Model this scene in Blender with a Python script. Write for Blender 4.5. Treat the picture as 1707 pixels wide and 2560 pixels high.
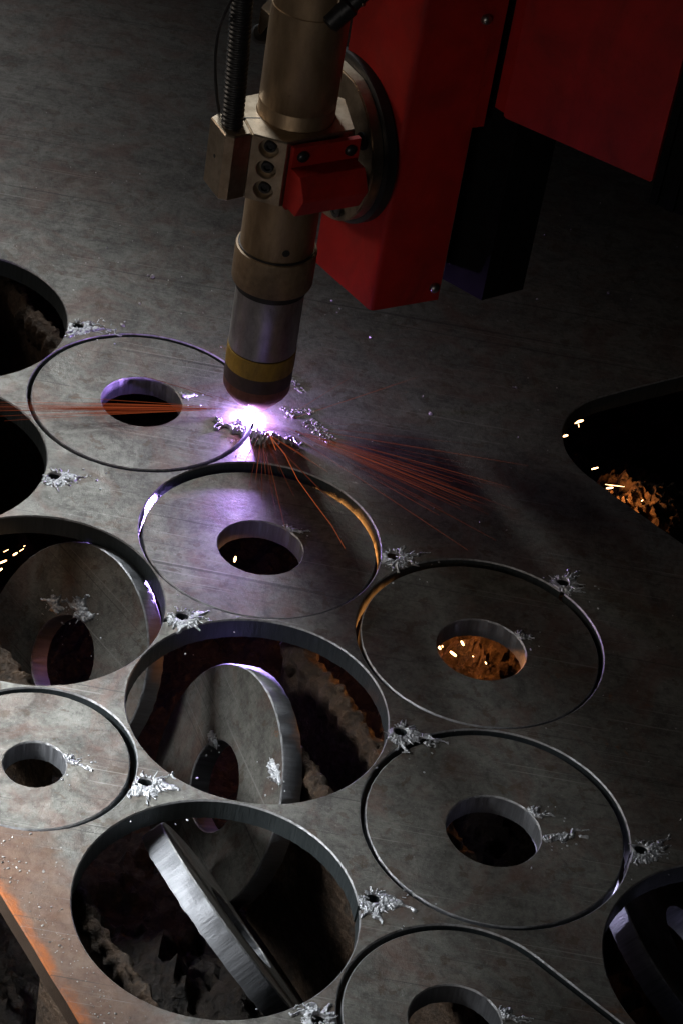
import bpy, bmesh, math, random
from mathutils import Vector, Matrix, noise
from mathutils.geometry import delaunay_2d_cdt

# ------------------------------------------------------------------ scene, camera, light
# one Blender unit is one decimetre
SC = bpy.context.scene
SC.unit_settings.scale_length = 0.1
COL = SC.collection
for o in list(bpy.data.objects):
    bpy.data.objects.remove(o)
SC.view_settings.view_transform = 'Standard'
SC.view_settings.look = 'None'
SC.view_settings.exposure = 0.0
SC.view_settings.gamma = 1.0
SC.cycles.use_denoising = True
SC.cycles.max_bounces = 6
SC.cycles.sample_clamp_indirect = 4.0

CAM_H, FPX = 12.7013, 6089.68
R2 = Vector((0.9842, 0.1098, 0.1388)); U2 = Vector((-0.1770, 0.6108, 0.7718)); FW = Vector((0.0, 0.7842, -0.6206))
cam = bpy.data.cameras.new('camera')
cam.sensor_fit = 'VERTICAL'; cam.sensor_height = 36.0; cam.lens = FPX / 2560 * 36.0
cam.clip_start = 0.1; cam.clip_end = 400
cob = bpy.data.objects.new('camera', cam); COL.objects.link(cob)
M3 = Matrix((R2, U2, -FW)).transposed()
cob.matrix_world = Matrix.Translation((0, 0, CAM_H)) @ M3.to_4x4()
SC.camera = cob

W = bpy.data.worlds.new('World'); SC.world = W; W.use_nodes = True
W.node_tree.nodes['Background'].inputs[0].default_value = (0.75, 0.70, 0.65, 1)
W.node_tree.nodes['Background'].inputs[1].default_value = 0.0055

def aim(o, loc, target):
    o.location = loc
    o.rotation_euler = (Vector(target) - Vector(loc)).to_track_quat('-Z', 'Y').to_euler()

def area(name, loc, target, sx, sy, power, col, spread=180):
    l = bpy.data.lights.new(name, 'AREA'); l.shape = 'RECTANGLE'; l.size = sx; l.size_y = sy
    l.energy = power; l.color = col; l.spread = math.radians(spread)
    o = bpy.data.objects.new(name, l); COL.objects.link(o); aim(o, loc, target); return o

def spot(name, loc, target, power, col, radius, cone, blend=0.6):
    l = bpy.data.lights.new(name, 'SPOT'); l.energy = power; l.color = col; l.shadow_soft_size = radius
    l.spot_size = math.radians(cone); l.spot_blend = blend
    o = bpy.data.objects.new(name, l); COL.objects.link(o); aim(o, loc, target); return o

def point(name, loc, power, col, radius):
    l = bpy.data.lights.new(name, 'POINT'); l.energy = power; l.color = col; l.shadow_soft_size = radius
    o = bpy.data.objects.new(name, l); COL.objects.link(o); o.location = loc; return o

KEY = area('window_light', (-6.5, 26.8, 12.5), (-3.5, 11.8, 0), 3.0, 3.0, 172, (0.92, 0.98, 1.0), 42)
KEY2 = area('upper_left_fill', (-10.0, 31.0, 11.0), (-5.2, 20.6, 0), 4, 4, 36, (0.98, 0.98, 1.0), 42)  # no real window: unseen lamp added to keep the plate's upper left lit
SIDE = area('doorway_light', (-7.0, 11.0, 4.2), (-2.1, 11.9, 0), 2.2, 2.2, 82, (0.94, 0.98, 1.0), 36)
FILL2 = area('front_fill', (-5.0, -3.0, 6.0), (0.0, 17.5, 3.0), 6, 6, 40, (1.0, 0.92, 0.84), 60)  # unseen weak lamp added in front to lift red cover and torch
FILL = area('torch_fill', (-12.5, 18.6, 6.5), (-2.2, 17.1, 1.9), 4, 4, 19, (1.0, 0.86, 0.72), 30)  # unseen narrow fill added to brighten the torch's left side

# ------------------------------------------------------------------ helpers
def at(px, py, z):
    """point of the place at height z seen at pixel (px, py) of the photograph"""
    d = R2 * ((px - 853.5) / FPX) - U2 * ((py - 1280) / FPX) + FW
    t = (z - CAM_H) / d.z
    return Vector((0, 0, CAM_H)) + d * t

E1 = Vector((0.604, -0.797, 0)); E2 = Vector((0.797, 0.604, 0))

def tag(o, label=None, cat=None, group=None, kind=None):
    if label: o['label'] = label
    if cat: o['category'] = cat
    if group: o['group'] = group
    if kind: o['kind'] = kind
    return o

def empty(name, loc, label, cat, group=None):
    o = bpy.data.objects.new(name, None); COL.objects.link(o); o.location = loc
    o.empty_display_size = 0.1
    return tag(o, label, cat, group)

class MB:
    def __init__(self): self.v = []; self.f = []
    def add(self, vs, fs):
        n = len(self.v); self.v += [Vector(p) for p in vs]; self.f += [tuple(i + n for i in f) for f in fs]
    def lathe(self, prof, c, axis=(0, 0, 1), n=72, cap0=True, cap1=True):
        """prof: list of (radius, height along axis)"""
        ax = Vector(axis).normalized(); c = Vector(c)
        a = ax.orthogonal().normalized(); b = ax.cross(a)
        if abs(ax.z) > 0.99: a = Vector((1, 0, 0)); b = ax.cross(a)
        vs = []; fs = []
        for r, h in prof:
            for k in range(n):
                t = 2 * math.pi * k / n
                vs.append(c + ax * h + (a * math.cos(t) + b * math.sin(t)) * r)
        for i in range(len(prof) - 1):
            for k in range(n):
                k2 = (k + 1) % n
                fs.append((i * n + k, i * n + k2, (i + 1) * n + k2, (i + 1) * n + k))
        if cap0: fs.append(tuple(range(n - 1, -1, -1)))
        if cap1: fs.append(tuple((len(prof) - 1) * n + k for k in range(n)))
        self.add(vs, fs)
    def prism(self, poly, z0, z1, bev=0.0):
        """vertical prism over a CCW plan polygon, edges chamfered by bev"""
        n = len(poly); P = [Vector((p[0], p[1])) for p in poly]
        c = sum(P, Vector((0, 0))) / n
        def ins(d): return [p + (c - p).normalized() * d for p in P]
        rings = [(ins(bev), z0), (P, z0 + bev), (P, z1 - bev), (ins(bev), z1)] if bev else [(P, z0), (P, z1)]
        vs = [(p.x, p.y, z) for r, z in rings for p in r]; fs = []
        for i in range(len(rings) - 1):
            for k in range(n):
                k2 = (k + 1) % n
                fs.append((i * n + k, i * n + k2, (i + 1) * n + k2, (i + 1) * n + k))
        fs.append(tuple(range(n - 1, -1, -1))); fs.append(tuple((len(rings) - 1) * n + k for k in range(n)))
        self.add(vs, fs)
    def extrude(self, poly3, d):
        n = len(poly3); A = [Vector(p) for p in poly3]; B = [p + Vector(d) for p in A]
        fs = [(k, (k + 1) % n, n + (k + 1) % n, n + k) for k in range(n)]
        fs += [tuple(range(n - 1, -1, -1)), tuple(range(n, 2 * n))]
        self.add(A + B, fs)
    def tube(self, path, rad, n=8, ribs=None):
        P = [Vector(p) for p in path]; m = len(P); vs = []; fs = []
        up = Vector((0.3, 0.2, 0.9)).normalized()
        for i, p in enumerate(P):
            t = (P[min(i + 1, m - 1)] - P[max(i - 1, 0)]).normalized()
            a = t.cross(up)
            if a.length < 0.05: a = t.cross(Vector((1, 0, 0)))
            a.normalize(); b = t.cross(a)
            r = rad(i / (m - 1)) if callable(rad) else rad
            for k in range(n):
                q = 2 * math.pi * k / n
                vs.append(p + (a * math.cos(q) + b * math.sin(q)) * r)
        for i in range(m - 1):
            for k in range(n):
                k2 = (k + 1) % n
                fs.append((i * n + k, i * n + k2, (i + 1) * n + k2, (i + 1) * n + k))
        fs += [tuple(range(n - 1, -1, -1)), tuple((m - 1) * n + k for k in range(n))]
        self.add(vs, fs)
    def lump(self, c, rx, ry, rz, rng, rot=0.0, rough=0.3):
        cs, sn = math.cos(rot), math.sin(rot); vs = []
        for p in ICO_V:
            k = 1 + rng.uniform(-rough, rough)
            x, y, z = p.x * rx * k, p.y * ry * k, p.z * rz * k
            vs.append(Vector((c[0] + x * cs - y * sn, c[1] + x * sn + y * cs, c[2] + z)))
        self.add(vs, ICO_F)
    def build(self, name, mat, parent=None, smooth=30, local=False):
        me = bpy.data.meshes.new(name)
        vs = self.v
        if parent and not local:
            off = Vector(parent.location)
            if parent.parent: off = off + Vector(parent.parent.location)
            vs = [v - off for v in vs]
        me.from_pydata([tuple(v) for v in vs], [], self.f)
        bm = bmesh.new(); bm.from_mesh(me); bmesh.ops.recalc_face_normals(bm, faces=bm.faces); bm.to_mesh(me); bm.free()
        if smooth:
            me.shade_smooth(); me.set_sharp_from_angle(angle=math.radians(smooth))
        me.materials.append(mat)
        o = bpy.data.objects.new(name, me); COL.objects.link(o)
        if parent: o.parent = parent
        return o

_b = bmesh.new(); bmesh.ops.create_icosphere(_b, subdivisions=1, radius=1)
_b.verts.ensure_lookup_table()
ICO_V = [v.co.copy() for v in _b.verts]; ICO_F = [tuple(v.index for v in f.verts) for f in _b.faces]; _b.free()

# ------------------------------------------------------------------ materials
class NT:
    def __init__(self, name):
        self.m = bpy.data.materials.new(name); self.m.use_nodes = True
        self.t = self.m.node_tree; self.b = self.t.nodes['Principled BSDF']; self.out = self.t.nodes['Material Output']
        self.co = self.n('ShaderNodeTexCoord').outputs['Object']
    def n(self, kind, **kw):
        x = self.t.nodes.new(kind)
        for k, v in kw.items(): setattr(x, k, v)
        return x
    def l(self, a, b): self.t.links.new(a, b)
    def map(self, scale=(1, 1, 1), rot=(0, 0, 0), loc=(0, 0, 0), src=None):
        x = self.n('ShaderNodeMapping'); x.inputs['Scale'].default_value = scale; x.inputs['Rotation'].default_value = rot
        x.inputs['Location'].default_value = loc
        self.l(src or self.co, x.inputs['Vector']); return x.outputs[0]
    def noise(self, scale, detail=6, rough=0.6, src=None, dist=0.0):
        x = self.n('ShaderNodeTexNoise'); x.inputs['Scale'].default_value = scale; x.inputs['Detail'].default_value = detail
        x.inputs['Roughness'].default_value = rough; x.inputs['Distortion'].default_value = dist
        self.l(src or self.co, x.inputs['Vector']); return x.outputs['Fac']
    def voro(self, scale, src=None, feature='F1'):
        x = self.n('ShaderNodeTexVoronoi', feature=feature); x.inputs['Scale'].default_value = scale
        self.l(src or self.co, x.inputs['Vector']); return x.outputs['Distance']
    def ramp(self, src, stops):
        x = self.n('ShaderNodeValToRGB'); e = x.color_ramp.elements
        while len(e) < len(stops): e.new(0.5)
        for i, (p, c) in enumerate(stops):
            e[i].position = p; e[i].color = (c, c, c, 1) if not isinstance(c, tuple) else (*c, 1)
        self.l(src, x.inputs[0]); return x.outputs[0]
    def mix(self, fac, a, b, mode='MIX'):
        x = self.n('ShaderNodeMix', data_type='RGBA', blend_type=mode)
        for sock, val in ((x.inputs[0], fac), (x.inputs[6], a), (x.inputs[7], b)):
            if isinstance(val, (int, float)): sock.default_value = val
            elif isinstance(val, tuple): sock.default_value = (*val, 1)
            else: self.l(val, sock)
        return x.outputs[2]
    def math(self, op, a, b=0.0, clamp=False):
        x = self.n('ShaderNodeMath', operation=op); x.use_clamp = clamp
        for s, v in ((x.inputs[0], a), (x.inputs[1], b)):
            if isinstance(v, (int, float)): s.default_value = v
            else: self.l(v, s)
        return x.outputs[0]
    def bump(self, h, strength=0.3, dist=0.02, prev=None):
        x = self.n('ShaderNodeBump'); x.inputs['Strength'].default_value = strength; x.inputs['Distance'].default_value = dist
        self.l(h, x.inputs['Height'])
        if prev: self.l(prev, x.inputs['Normal'])
        return x.outputs[0]
    def set(self, **kw):
        for k, v in kw.items():
            s = self.b.inputs[k.replace('_', ' ')]
            if isinstance(v, (int, float)): s.default_value = v
            elif isinstance(v, tuple): s.default_value = (*v, 1) if len(v) == 3 and s.type == 'RGBA' else v
            else: self.l(v, s)
        return self.m

def mat_plate():
    t = NT('mill_scale_steel')
    big = t.noise(0.9, 5, 0.6, dist=0.6); mid = t.noise(3.2, 8, 0.68, dist=0.8); fine = t.noise(26, 6, 0.7); grit = t.noise(95, 3, 0.6)
    base = t.mix(t.ramp(mid, [(0.33, 0.0), (0.66, 1.0)]), (0.058, 0.055, 0.049), (0.178, 0.172, 0.155))
    base = t.mix(t.math('MULTIPLY', t.ramp(fine, [(0.42, 0.0), (0.7, 1.0)]), 0.4), base, (0.25, 0.24, 0.215))
    spk = t.noise(11, 7, 0.75, None, 0.3)
    base = t.mix(t.math('MULTIPLY', t.ramp(spk, [(0.50, 0.0), (0.62, 1.0)]), 0.55), base, (0.05, 0.045, 0.04))
    base = t.mix(t.math('MULTIPLY', t.ramp(t.noise(60, 3, 0.6, None), [(0.62, 0.0), (0.72, 1.0)]), 0.5), base, (0.33, 0.33, 0.32))
    # reddish mill rust in soft clouds
    red = t.math('MULTIPLY', t.ramp(t.noise(1.5, 7, 0.7, t.map(loc=(3.1, 7.7, 0)), 1.2), [(0.47, 0.0), (0.66, 1.0)]), 0.5)
    base = t.mix(red, base, (0.135, 0.062, 0.045))
    # brown dry stains with hard outline
    st = t.ramp(t.noise(5.5, 5, 0.6, t.map(scale=(1, 1, 1), loc=(11, 2, 0)), 0.4), [(0.60, 0.0), (0.625, 0.85), (0.75, 0.4)])
    base = t.mix(t.math('MULTIPLY', st, 0.7), base, (0.075, 0.05, 0.032))
    # orange rust growing from the sheared edge of the plate
    e = t.n('ShaderNodeVectorMath', operation='DOT_PRODUCT'); t.l(t.co, e.inputs[0]); e.inputs[1].default_value = (0.797, 0.604, 0)
    d = t.math('SUBTRACT', e.outputs['Value'], 5.32)
    dn = t.math('ADD', d, t.math('MULTIPLY', t.math('SUBTRACT', t.noise(2.6, 7, 0.7), 0.5), 1.1))
    rust = t.ramp(dn, [(0.03, 0.9), (0.40, 0.62), (0.70, 0.0)])
    rcol = t.mix(t.ramp(t.noise(7, 8, 0.75), [(0.35, 0.0), (0.65, 1.0)]), (0.10, 0.042, 0.024), (0.20, 0.118, 0.075))
    base = t.mix(rust, base, rcol)
    de = t.math('ADD', d, t.math('MULTIPLY', t.math('SUBTRACT', t.noise(9, 6, 0.7), 0.5), 0.16))
    edge = t.math('MULTIPLY', t.ramp(de, [(0.0, 1.0), (0.045, 0.85), (0.10, 0.0)]), t.ramp(t.noise(3, 6, 0.7), [(0.4, 0.15), (0.55, 1.0)]))
    base = t.mix(edge, base, (0.36, 0.10, 0.018))
    # small orange rust spots elsewhere
    sp = t.math('MULTIPLY', t.ramp(t.noise(2.2, 8, 0.8, t.map(loc=(5, 1, 2)), 0.5), [(0.64, 0.0), (0.7, 1.0)]), 0.7)
    base = t.mix(sp, base, (0.22, 0.09, 0.03))
    # scuffs running along the plate
    sv = t.map(scale=(0.35, 9, 1), rot=(0, 0, math.radians(52)))
    sc = t.ramp(t.noise(2.0, 6, 0.65, sv), [(0.6, 0.0), (0.72, 1.0)])
    base = t.mix(t.math('MULTIPLY', sc, 0.4), base, (0.075, 0.07, 0.065))
    sv2 = t.map(scale=(0.5, 14, 1), rot=(0, 0, math.radians(-20)))
    sc2 = t.ramp(t.noise(2.4, 4, 0.6, sv2), [(0.62, 0.0), (0.7, 1.0)])
    base = t.mix(t.math('MULTIPLY', sc2, 0.22), base, (0.3, 0.29, 0.28))
    for rz, sc_, th_, cc, am in ((38, (0.22, 26, 1), 0.665, (0.30, 0.29, 0.27), 0.45), (-64, (0.3, 34, 1), 0.68, (0.32, 0.31, 0.30), 0.4), (52, (0.12, 17, 1), 0.66, (0.035, 0.033, 0.03), 0.6), (8, (0.3, 22, 1), 0.69, (0.04, 0.036, 0.033), 0.5)):
        ln_ = t.ramp(t.noise(1.7, 3, 0.5, t.map(scale=sc_, rot=(0, 0, math.radians(rz)), src=None)), [(th_, 0.0), (th_ + 0.012, 1.0)])
        base = t.mix(t.math('MULTIPLY', ln_, am), base, cc)
    # walls of the cuts: bare blue-grey with vertical drag lines
    g = t.n('ShaderNodeNewGeometry'); sx = t.n('ShaderNodeSeparateXYZ'); t.l(g.outputs['True Normal'], sx.inputs[0])
    wall = t.math('LESS_THAN', t.math('ABSOLUTE', sx.outputs['Z']), 0.3)
    wall = t.math('MULTIPLY', wall, t.math('GREATER_THAN', d, 0.1))
    drag = t.noise(34, 4, 0.7, t.map(scale=(1, 1, 0.07)))
    base = t.mix(wall, base, t.mix(drag, (0.028, 0.036, 0.04), (0.10, 0.115, 0.12)))
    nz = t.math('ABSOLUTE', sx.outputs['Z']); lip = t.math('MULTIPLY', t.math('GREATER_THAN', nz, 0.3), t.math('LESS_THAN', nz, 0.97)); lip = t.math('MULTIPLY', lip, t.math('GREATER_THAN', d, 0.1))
    base = t.mix(t.math('MULTIPLY', lip, t.ramp(t.noise(20, 3, 0.6), [(0.3, 0.3), (0.6, 1.0)])), base, (0.40, 0.40, 0.42))  # burr metal on the bevels, lightened to paint in an edge highlight
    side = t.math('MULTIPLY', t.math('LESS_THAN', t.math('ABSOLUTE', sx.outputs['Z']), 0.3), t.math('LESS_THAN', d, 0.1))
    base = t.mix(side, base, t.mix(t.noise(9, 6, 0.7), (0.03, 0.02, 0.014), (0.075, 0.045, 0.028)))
    h = t.math('ADD', t.math('MULTIPLY', fine, 0.6), t.math('MULTIPLY', grit, 0.35))
    h = t.math('ADD', h, t.math('MULTIPLY', rust, t.math('MULTIPLY', t.noise(30, 6, 0.8), 1.6)))
    h = t.math('ADD', h, t.math('MULTIPLY', wall, t.math('MULTIPLY', drag, 1.2)))
    rough = t.math('ADD', t.ramp(mid, [(0.3, 0.52), (0.7, 0.36)]), t.math('MULTIPLY', rust, 0.2))
    metal = t.math('SUBTRACT', 0.55, t.math('MULTIPLY', rust, 0.45), True)
    return t.set(Base_Color=base, Roughness=rough, Metallic=metal, Normal=t.bump(h, 0.35, 0.02), Specular_IOR_Level=0.5)

def mat_washer():
    t = NT('cut_washer_steel')
    oi = t.n('ShaderNodeObjectInfo')
    off = t.n('ShaderNodeVectorMath', operation='SCALE'); 
    cmb = t.n('ShaderNodeCombineXYZ'); t.l(oi.outputs['Random'], cmb.inputs[0]); t.l(oi.outputs['Random'], cmb.inputs[1])
    t.l(cmb.outputs[0], off.inputs[0]); off.inputs['Scale'].default_value = 37.0
    ad = t.n('ShaderNodeVectorMath', operation='ADD'); t.l(t.co, ad.inputs[0]); t.l(off.outputs[0], ad.inputs[1])
    P = ad.outputs[0]
    mid = t.noise(3.0, 8, 0.68, P, 0.8); fine = t.noise(26, 6, 0.7, P); grit = t.noise(95, 3, 0.6, P)
    base = t.mix(t.ramp(mid, [(0.33, 0.0), (0.66, 1.0)]), (0.058, 0.055, 0.049), (0.178, 0.172, 0.155))
    base = t.mix(t.math('MULTIPLY', t.ramp(fine, [(0.42, 0.0), (0.7, 1.0)]), 0.4), base, (0.25, 0.24, 0.215))
    spk = t.noise(11, 7, 0.75, P, 0.3)
    base = t.mix(t.math('MULTIPLY', t.ramp(spk, [(0.50, 0.0), (0.62, 1.0)]), 0.55), base, (0.05, 0.045, 0.04))
    base = t.mix(t.math('MULTIPLY', t.ramp(t.noise(60, 3, 0.6, P), [(0.62, 0.0), (0.72, 1.0)]), 0.5), base, (0.33, 0.33, 0.32))
    red = t.math('MULTIPLY', t.ramp(t.noise(1.6, 7, 0.7, P, 1.2), [(0.47, 0.0), (0.66, 1.0)]), 0.5)
    base = t.mix(red, base, (0.135, 0.062, 0.045))
    st = t.ramp(t.noise(5.5, 5, 0.6, P, 0.4), [(0.60, 0.0), (0.625, 0.85), (0.75, 0.4)])
    base = t.mix(t.math('MULTIPLY', st, 0.7), base, (0.075, 0.05, 0.032))
    sp = t.math('MULTIPLY', t.ramp(t.noise(2.6, 8, 0.8, P, 0.5), [(0.64, 0.0), (0.7, 1.0)]), 0.7)
    base = t.mix(sp, base, (0.22, 0.09, 0.03))
    sc = t.ramp(t.noise(2.0, 6, 0.65, t.map(scale=(0.35, 9, 1), rot=(0, 0, math.radians(52)), src=P)), [(0.6, 0.0), (0.72, 1.0)])
    base = t.mix(t.math('MULTIPLY', sc, 0.4), base, (0.075, 0.07, 0.065))
    for rz, sc_, th_, cc, am in ((38, (0.22, 26, 1), 0.665, (0.30, 0.29, 0.27), 0.45), (-64, (0.3, 34, 1), 0.68, (0.32, 0.31, 0.30), 0.4), (52, (0.12, 17, 1), 0.66, (0.035, 0.033, 0.03), 0.6), (8, (0.3, 22, 1), 0.69, (0.04, 0.036, 0.033), 0.5)):
        ln_ = t.ramp(t.noise(1.7, 3, 0.5, t.map(scale=sc_, rot=(0, 0, math.radians(rz)), src=P)), [(th_, 0.0), (th_ + 0.012, 1.0)])
        base = t.mix(t.math('MULTIPLY', ln_, am), base, cc)
    s = t.n('ShaderNodeSeparateXYZ')
    tc = t.t.nodes['Texture Coordinate']; t.l(tc.outputs['Normal'], s.inputs[0])
    wall = t.math('LESS_THAN', t.math('ABSOLUTE', s.outputs['Z']), 0.4)
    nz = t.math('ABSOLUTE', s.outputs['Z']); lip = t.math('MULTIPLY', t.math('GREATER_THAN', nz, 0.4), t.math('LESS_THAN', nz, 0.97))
    base = t.mix(t.math('MULTIPLY', lip, t.ramp(t.noise(20, 3, 0.6), [(0.3, 0.3), (0.6, 1.0)])), base, (0.40, 0.40, 0.42))  # paler burr metal that also paints the thin highlight along the rim
    drag = t.noise(34, 5, 0.75, t.map(scale=(1, 1, 0.06)))
    base = t.mix(wall, base, t.mix(t.ramp(drag, [(0.3, 0.0), (0.7, 1.0)]), (0.17, 0.175, 0.19), (0.28, 0.285, 0.305)))
    h = t.math('ADD', t.math('MULTIPLY', fine, 0.6), t.math('MULTIPLY', grit, 0.35))
    h = t.math('ADD', h, t.math('MULTIPLY', wall, t.math('MULTIPLY', drag, 0.7)))
    rough = t.math('ADD', t.ramp(mid, [(0.3, 0.52), (0.7, 0.36)]), t.math('MULTIPLY', wall, 0.14))
    metal = t.math('ADD', 0.55, t.math('MULTIPLY', wall, 0.3))
    return t.set(Base_Color=base, Roughness=rough, Metallic=metal, Normal=t.bump(h, 0.35, 0.02))

def mat_metal(name, c0, c1, rough=0.35, scale=(1, 1, 1), nscale=8, metallic=1.0, bump=0.1, spec=0.5, grime=0.0, gcol=(0.02, 0.016, 0.013), gscale=(1, 1, 0.35)):
    t = NT(name)
    n = t.noise(nscale, 7, 0.65, t.map(scale=scale)); f = t.noise(nscale * 5, 4, 0.6, t.map(scale=scale))
    c = t.mix(t.ramp(n, [(0.32, 0.0), (0.68, 1.0)]), c0, c1)
    r = t.math('ADD', rough - 0.1, t.math('MULTIPLY', f, 0.25))
    if grime:
        g1 = t.ramp(t.noise(2.6, 8, 0.72, t.map(scale=gscale, loc=(2, 5, 1)), 0.6), [(0.42, 0.0), (0.72, 1.0)])
        g2 = t.ramp(t.noise(34, 4, 0.7, t.map(loc=(7, 3, 4))), [(0.62, 0.0), (0.72, 1.0)])
        gm = t.math('MULTIPLY', t.math('ADD', g1, t.math('MULTIPLY', g2, 0.6), True), grime)
        c = t.mix(gm, c, gcol); r = t.math('ADD', r, t.math('MULTIPLY', gm, 0.25))
    return t.set(Base_Color=c, Roughness=r, Metallic=metallic, Normal=t.bump(f, bump, 0.01), Specular_IOR_Level=spec)

def mat_emit(name, col, s):
    t = NT(name)
    return t.set(Base_Color=(0, 0, 0), Roughness=1.0, Specular_IOR_Level=0.0, Emission_Color=col, Emission_Strength=s)

PLATE = mat_plate(); WASH = mat_washer()
DROSS = mat_metal('frozen_dross', (0.36, 0.37, 0.40), (0.66, 0.67, 0.70), 0.36, nscale=30, bump=0.5, metallic=0.75)
BRASS = mat_metal('worn_brass', (0.27, 0.185, 0.11), (0.48, 0.35, 0.225), 0.40, scale=(1, 1, 0.35), nscale=5, metallic=0.85, grime=0.4)
BRASSB = mat_metal('brushed_brass', (0.36, 0.28, 0.20), (0.55, 0.45, 0.34), 0.34, scale=(1, 1, 1), nscale=9, grime=0.5)
COLLAR = mat_metal('brown_collar', (0.17, 0.115, 0.07), (0.26, 0.185, 0.115), 0.5, nscale=14, metallic=0.45, grime=0.6)
STEEL = mat_metal('polished_sleeve', (0.40, 0.385, 0.38), (0.60, 0.58, 0.57), 0.34, scale=(1, 1, 0.25), nscale=7, grime=0.6)
YEL = mat_metal('yellow_band_paint', (0.27, 0.16, 0.015), (0.40, 0.25, 0.03), 0.55, nscale=6, metallic=0.0, grime=0.8)
DARKB = mat_metal('dark_phenolic_band', (0.035, 0.022, 0.018), (0.07, 0.045, 0.035), 0.55, nscale=12, metallic=0.0)
COPPER = mat_metal('heat_stained_copper', (0.20, 0.09, 0.055), (0.36, 0.18, 0.11), 0.42, nscale=9, metallic=0.8, grime=0.6)
RED = mat_metal('red_machine_enamel', (0.28, 0.009, 0.007), (0.38, 0.014, 0.010), 0.5, nscale=3, metallic=0.0, bump=0.06, spec=0.25, grime=0.5, gcol=(0.05, 0.012, 0.010), gscale=(1, 1, 0.5))
BLACK = mat_metal('black_rubber', (0.006, 0.006, 0.007), (0.013, 0.013, 0.014), 0.42, nscale=12, metallic=0.0)
BLACKM = mat_metal('black_painted_steel', (0.003, 0.003, 0.003), (0.006, 0.006, 0.006), 0.8, nscale=6, metallic=0.0, spec=0.05)
BOLT = mat_metal('bolt_steel', (0.25, 0.25, 0.24), (0.42, 0.41, 0.39), 0.35, nscale=20)
BOLTB = mat_metal('black_oxide_bolt', (0.02, 0.02, 0.022), (0.05, 0.05, 0.052), 0.35, nscale=20, metallic=0.6)

def mat_slag(name, dark, mid, light):
    t = NT(name)
    n = t.noise(4.5, 9, 0.72); f = t.noise(17, 7, 0.7); v = t.voro(9)
    c = t.mix(t.ramp(n, [(0.36, 0.0), (0.62, 1.0)]), dark, mid)
    c = t.mix(t.math('MULTIPLY', t.ramp(f, [(0.5, 0.0), (0.72, 1.0)]), 0.6), c, light)
    h = t.math('ADD', t.math('MULTIPLY', n, 1.0), t.math('ADD', t.math('MULTIPLY', f, 0.7), t.math('MULTIPLY', v, 0.5)))
    return t.set(Base_Color=c, Roughness=t.ramp(f, [(0.4, 0.75), (0.7, 0.35)]), Metallic=0.25, Normal=t.bump(h, 0.9, 0.08))
SLAG = mat_slag('slag_crust', (0.007, 0.006, 0.0055), (0.026, 0.017, 0.012), (0.06, 0.042, 0.028))
SLATM = mat_slag('rusty_slat_crust', (0.022, 0.015, 0.010), (0.085, 0.048, 0.026), (0.17, 0.11, 0.065))
def mat_plasma(name, col, s):
    """ionised gas: glows and lets light through"""
    t = NT(name); tr = t.n('ShaderNodeBsdfTransparent'); em = t.n('ShaderNodeEmission'); ad = t.n('ShaderNodeAddShader')
    em.inputs[0].default_value = (*col, 1); em.inputs[1].default_value = s
    t.l(tr.outputs[0], ad.inputs[0]); t.l(em.outputs[0], ad.inputs[1]); t.l(ad.outputs[0], t.out.inputs[0]); return t.m
ARC = mat_plasma('plasma_white', (0.80, 0.68, 1.0), 12.0)
SPARK = mat_emit('spark_orange', (1.0, 0.19, 0.06), 0.24)
SPARKD = mat_emit('spark_dim', (1.0, 0.16, 0.06), 0.10)
SPARKB = mat_emit('spark_bright', (1.0, 0.20, 0.05), 0.5)
EMBER = mat_emit('ember_hot', (1.0, 0.52, 0.22), 9.0)
EMBERO = mat_emit('ember_orange', (1.0, 0.26, 0.05), 3.0)

# ------------------------------------------------------------------ setting below
fl = MB(); fl.add([(-60, -30, -4), (60, -30, -4), (60, 90, -4), (-60, 90, -4)], [(0, 1, 2, 3)])
FLOORM = mat_metal('dark_shop_floor', (0.012, 0.014, 0.016), (0.03, 0.034, 0.04), 0.55, nscale=3, metallic=0.0)
tag(fl.build('floor', FLOORM, smooth=0), kind='structure')

# slag bed inside the cutting table
HEAPS = [(-3.6, 16.2, 0.6, 0.9)]
def slag_h(x, y):
    p = Vector((x * 1.3, y * 1.3, 0.3))
    z = -3.0 + 0.34 * noise.fractal(p, 0.9, 2.1, 5) + 0.16 * abs(noise.noise(p * 4.1)) + 0.09 * noise.noise(p * 9.7)
    for hx, hy, h, s in HEAPS:
        z += h * math.exp(-((x - hx) ** 2 + (y - hy) ** 2) / (s * s))
    return min(z, -0.42)
sb = MB(); nx, ny = 230, 270
x0, x1, y0, y1 = -6.0, 6.0, 9.0, 23.0
keep = {}
for j in range(ny + 1):
    for i in range(nx + 1):
        x = x0 + (x1 - x0) * i / nx; y = y0 + (y1 - y0) * j / ny
        if x * E2.x + y * E2.y > 5.55:
            keep[(i, j)] = len(sb.v); sb.v.append(Vector((x, y, slag_h(x, y))))
for j in range(ny):
    for i in range(nx):
        q = [(i, j), (i + 1, j), (i + 1, j + 1), (i, j + 1)]
        if all(k in keep for k in q): sb.f.append(tuple(keep[k] for k in q))
tag(sb.build('slag_bed', SLAG, smooth=60), 'dark bed of crusted slag in the pit beneath the plate', kind='stuff')

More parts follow.
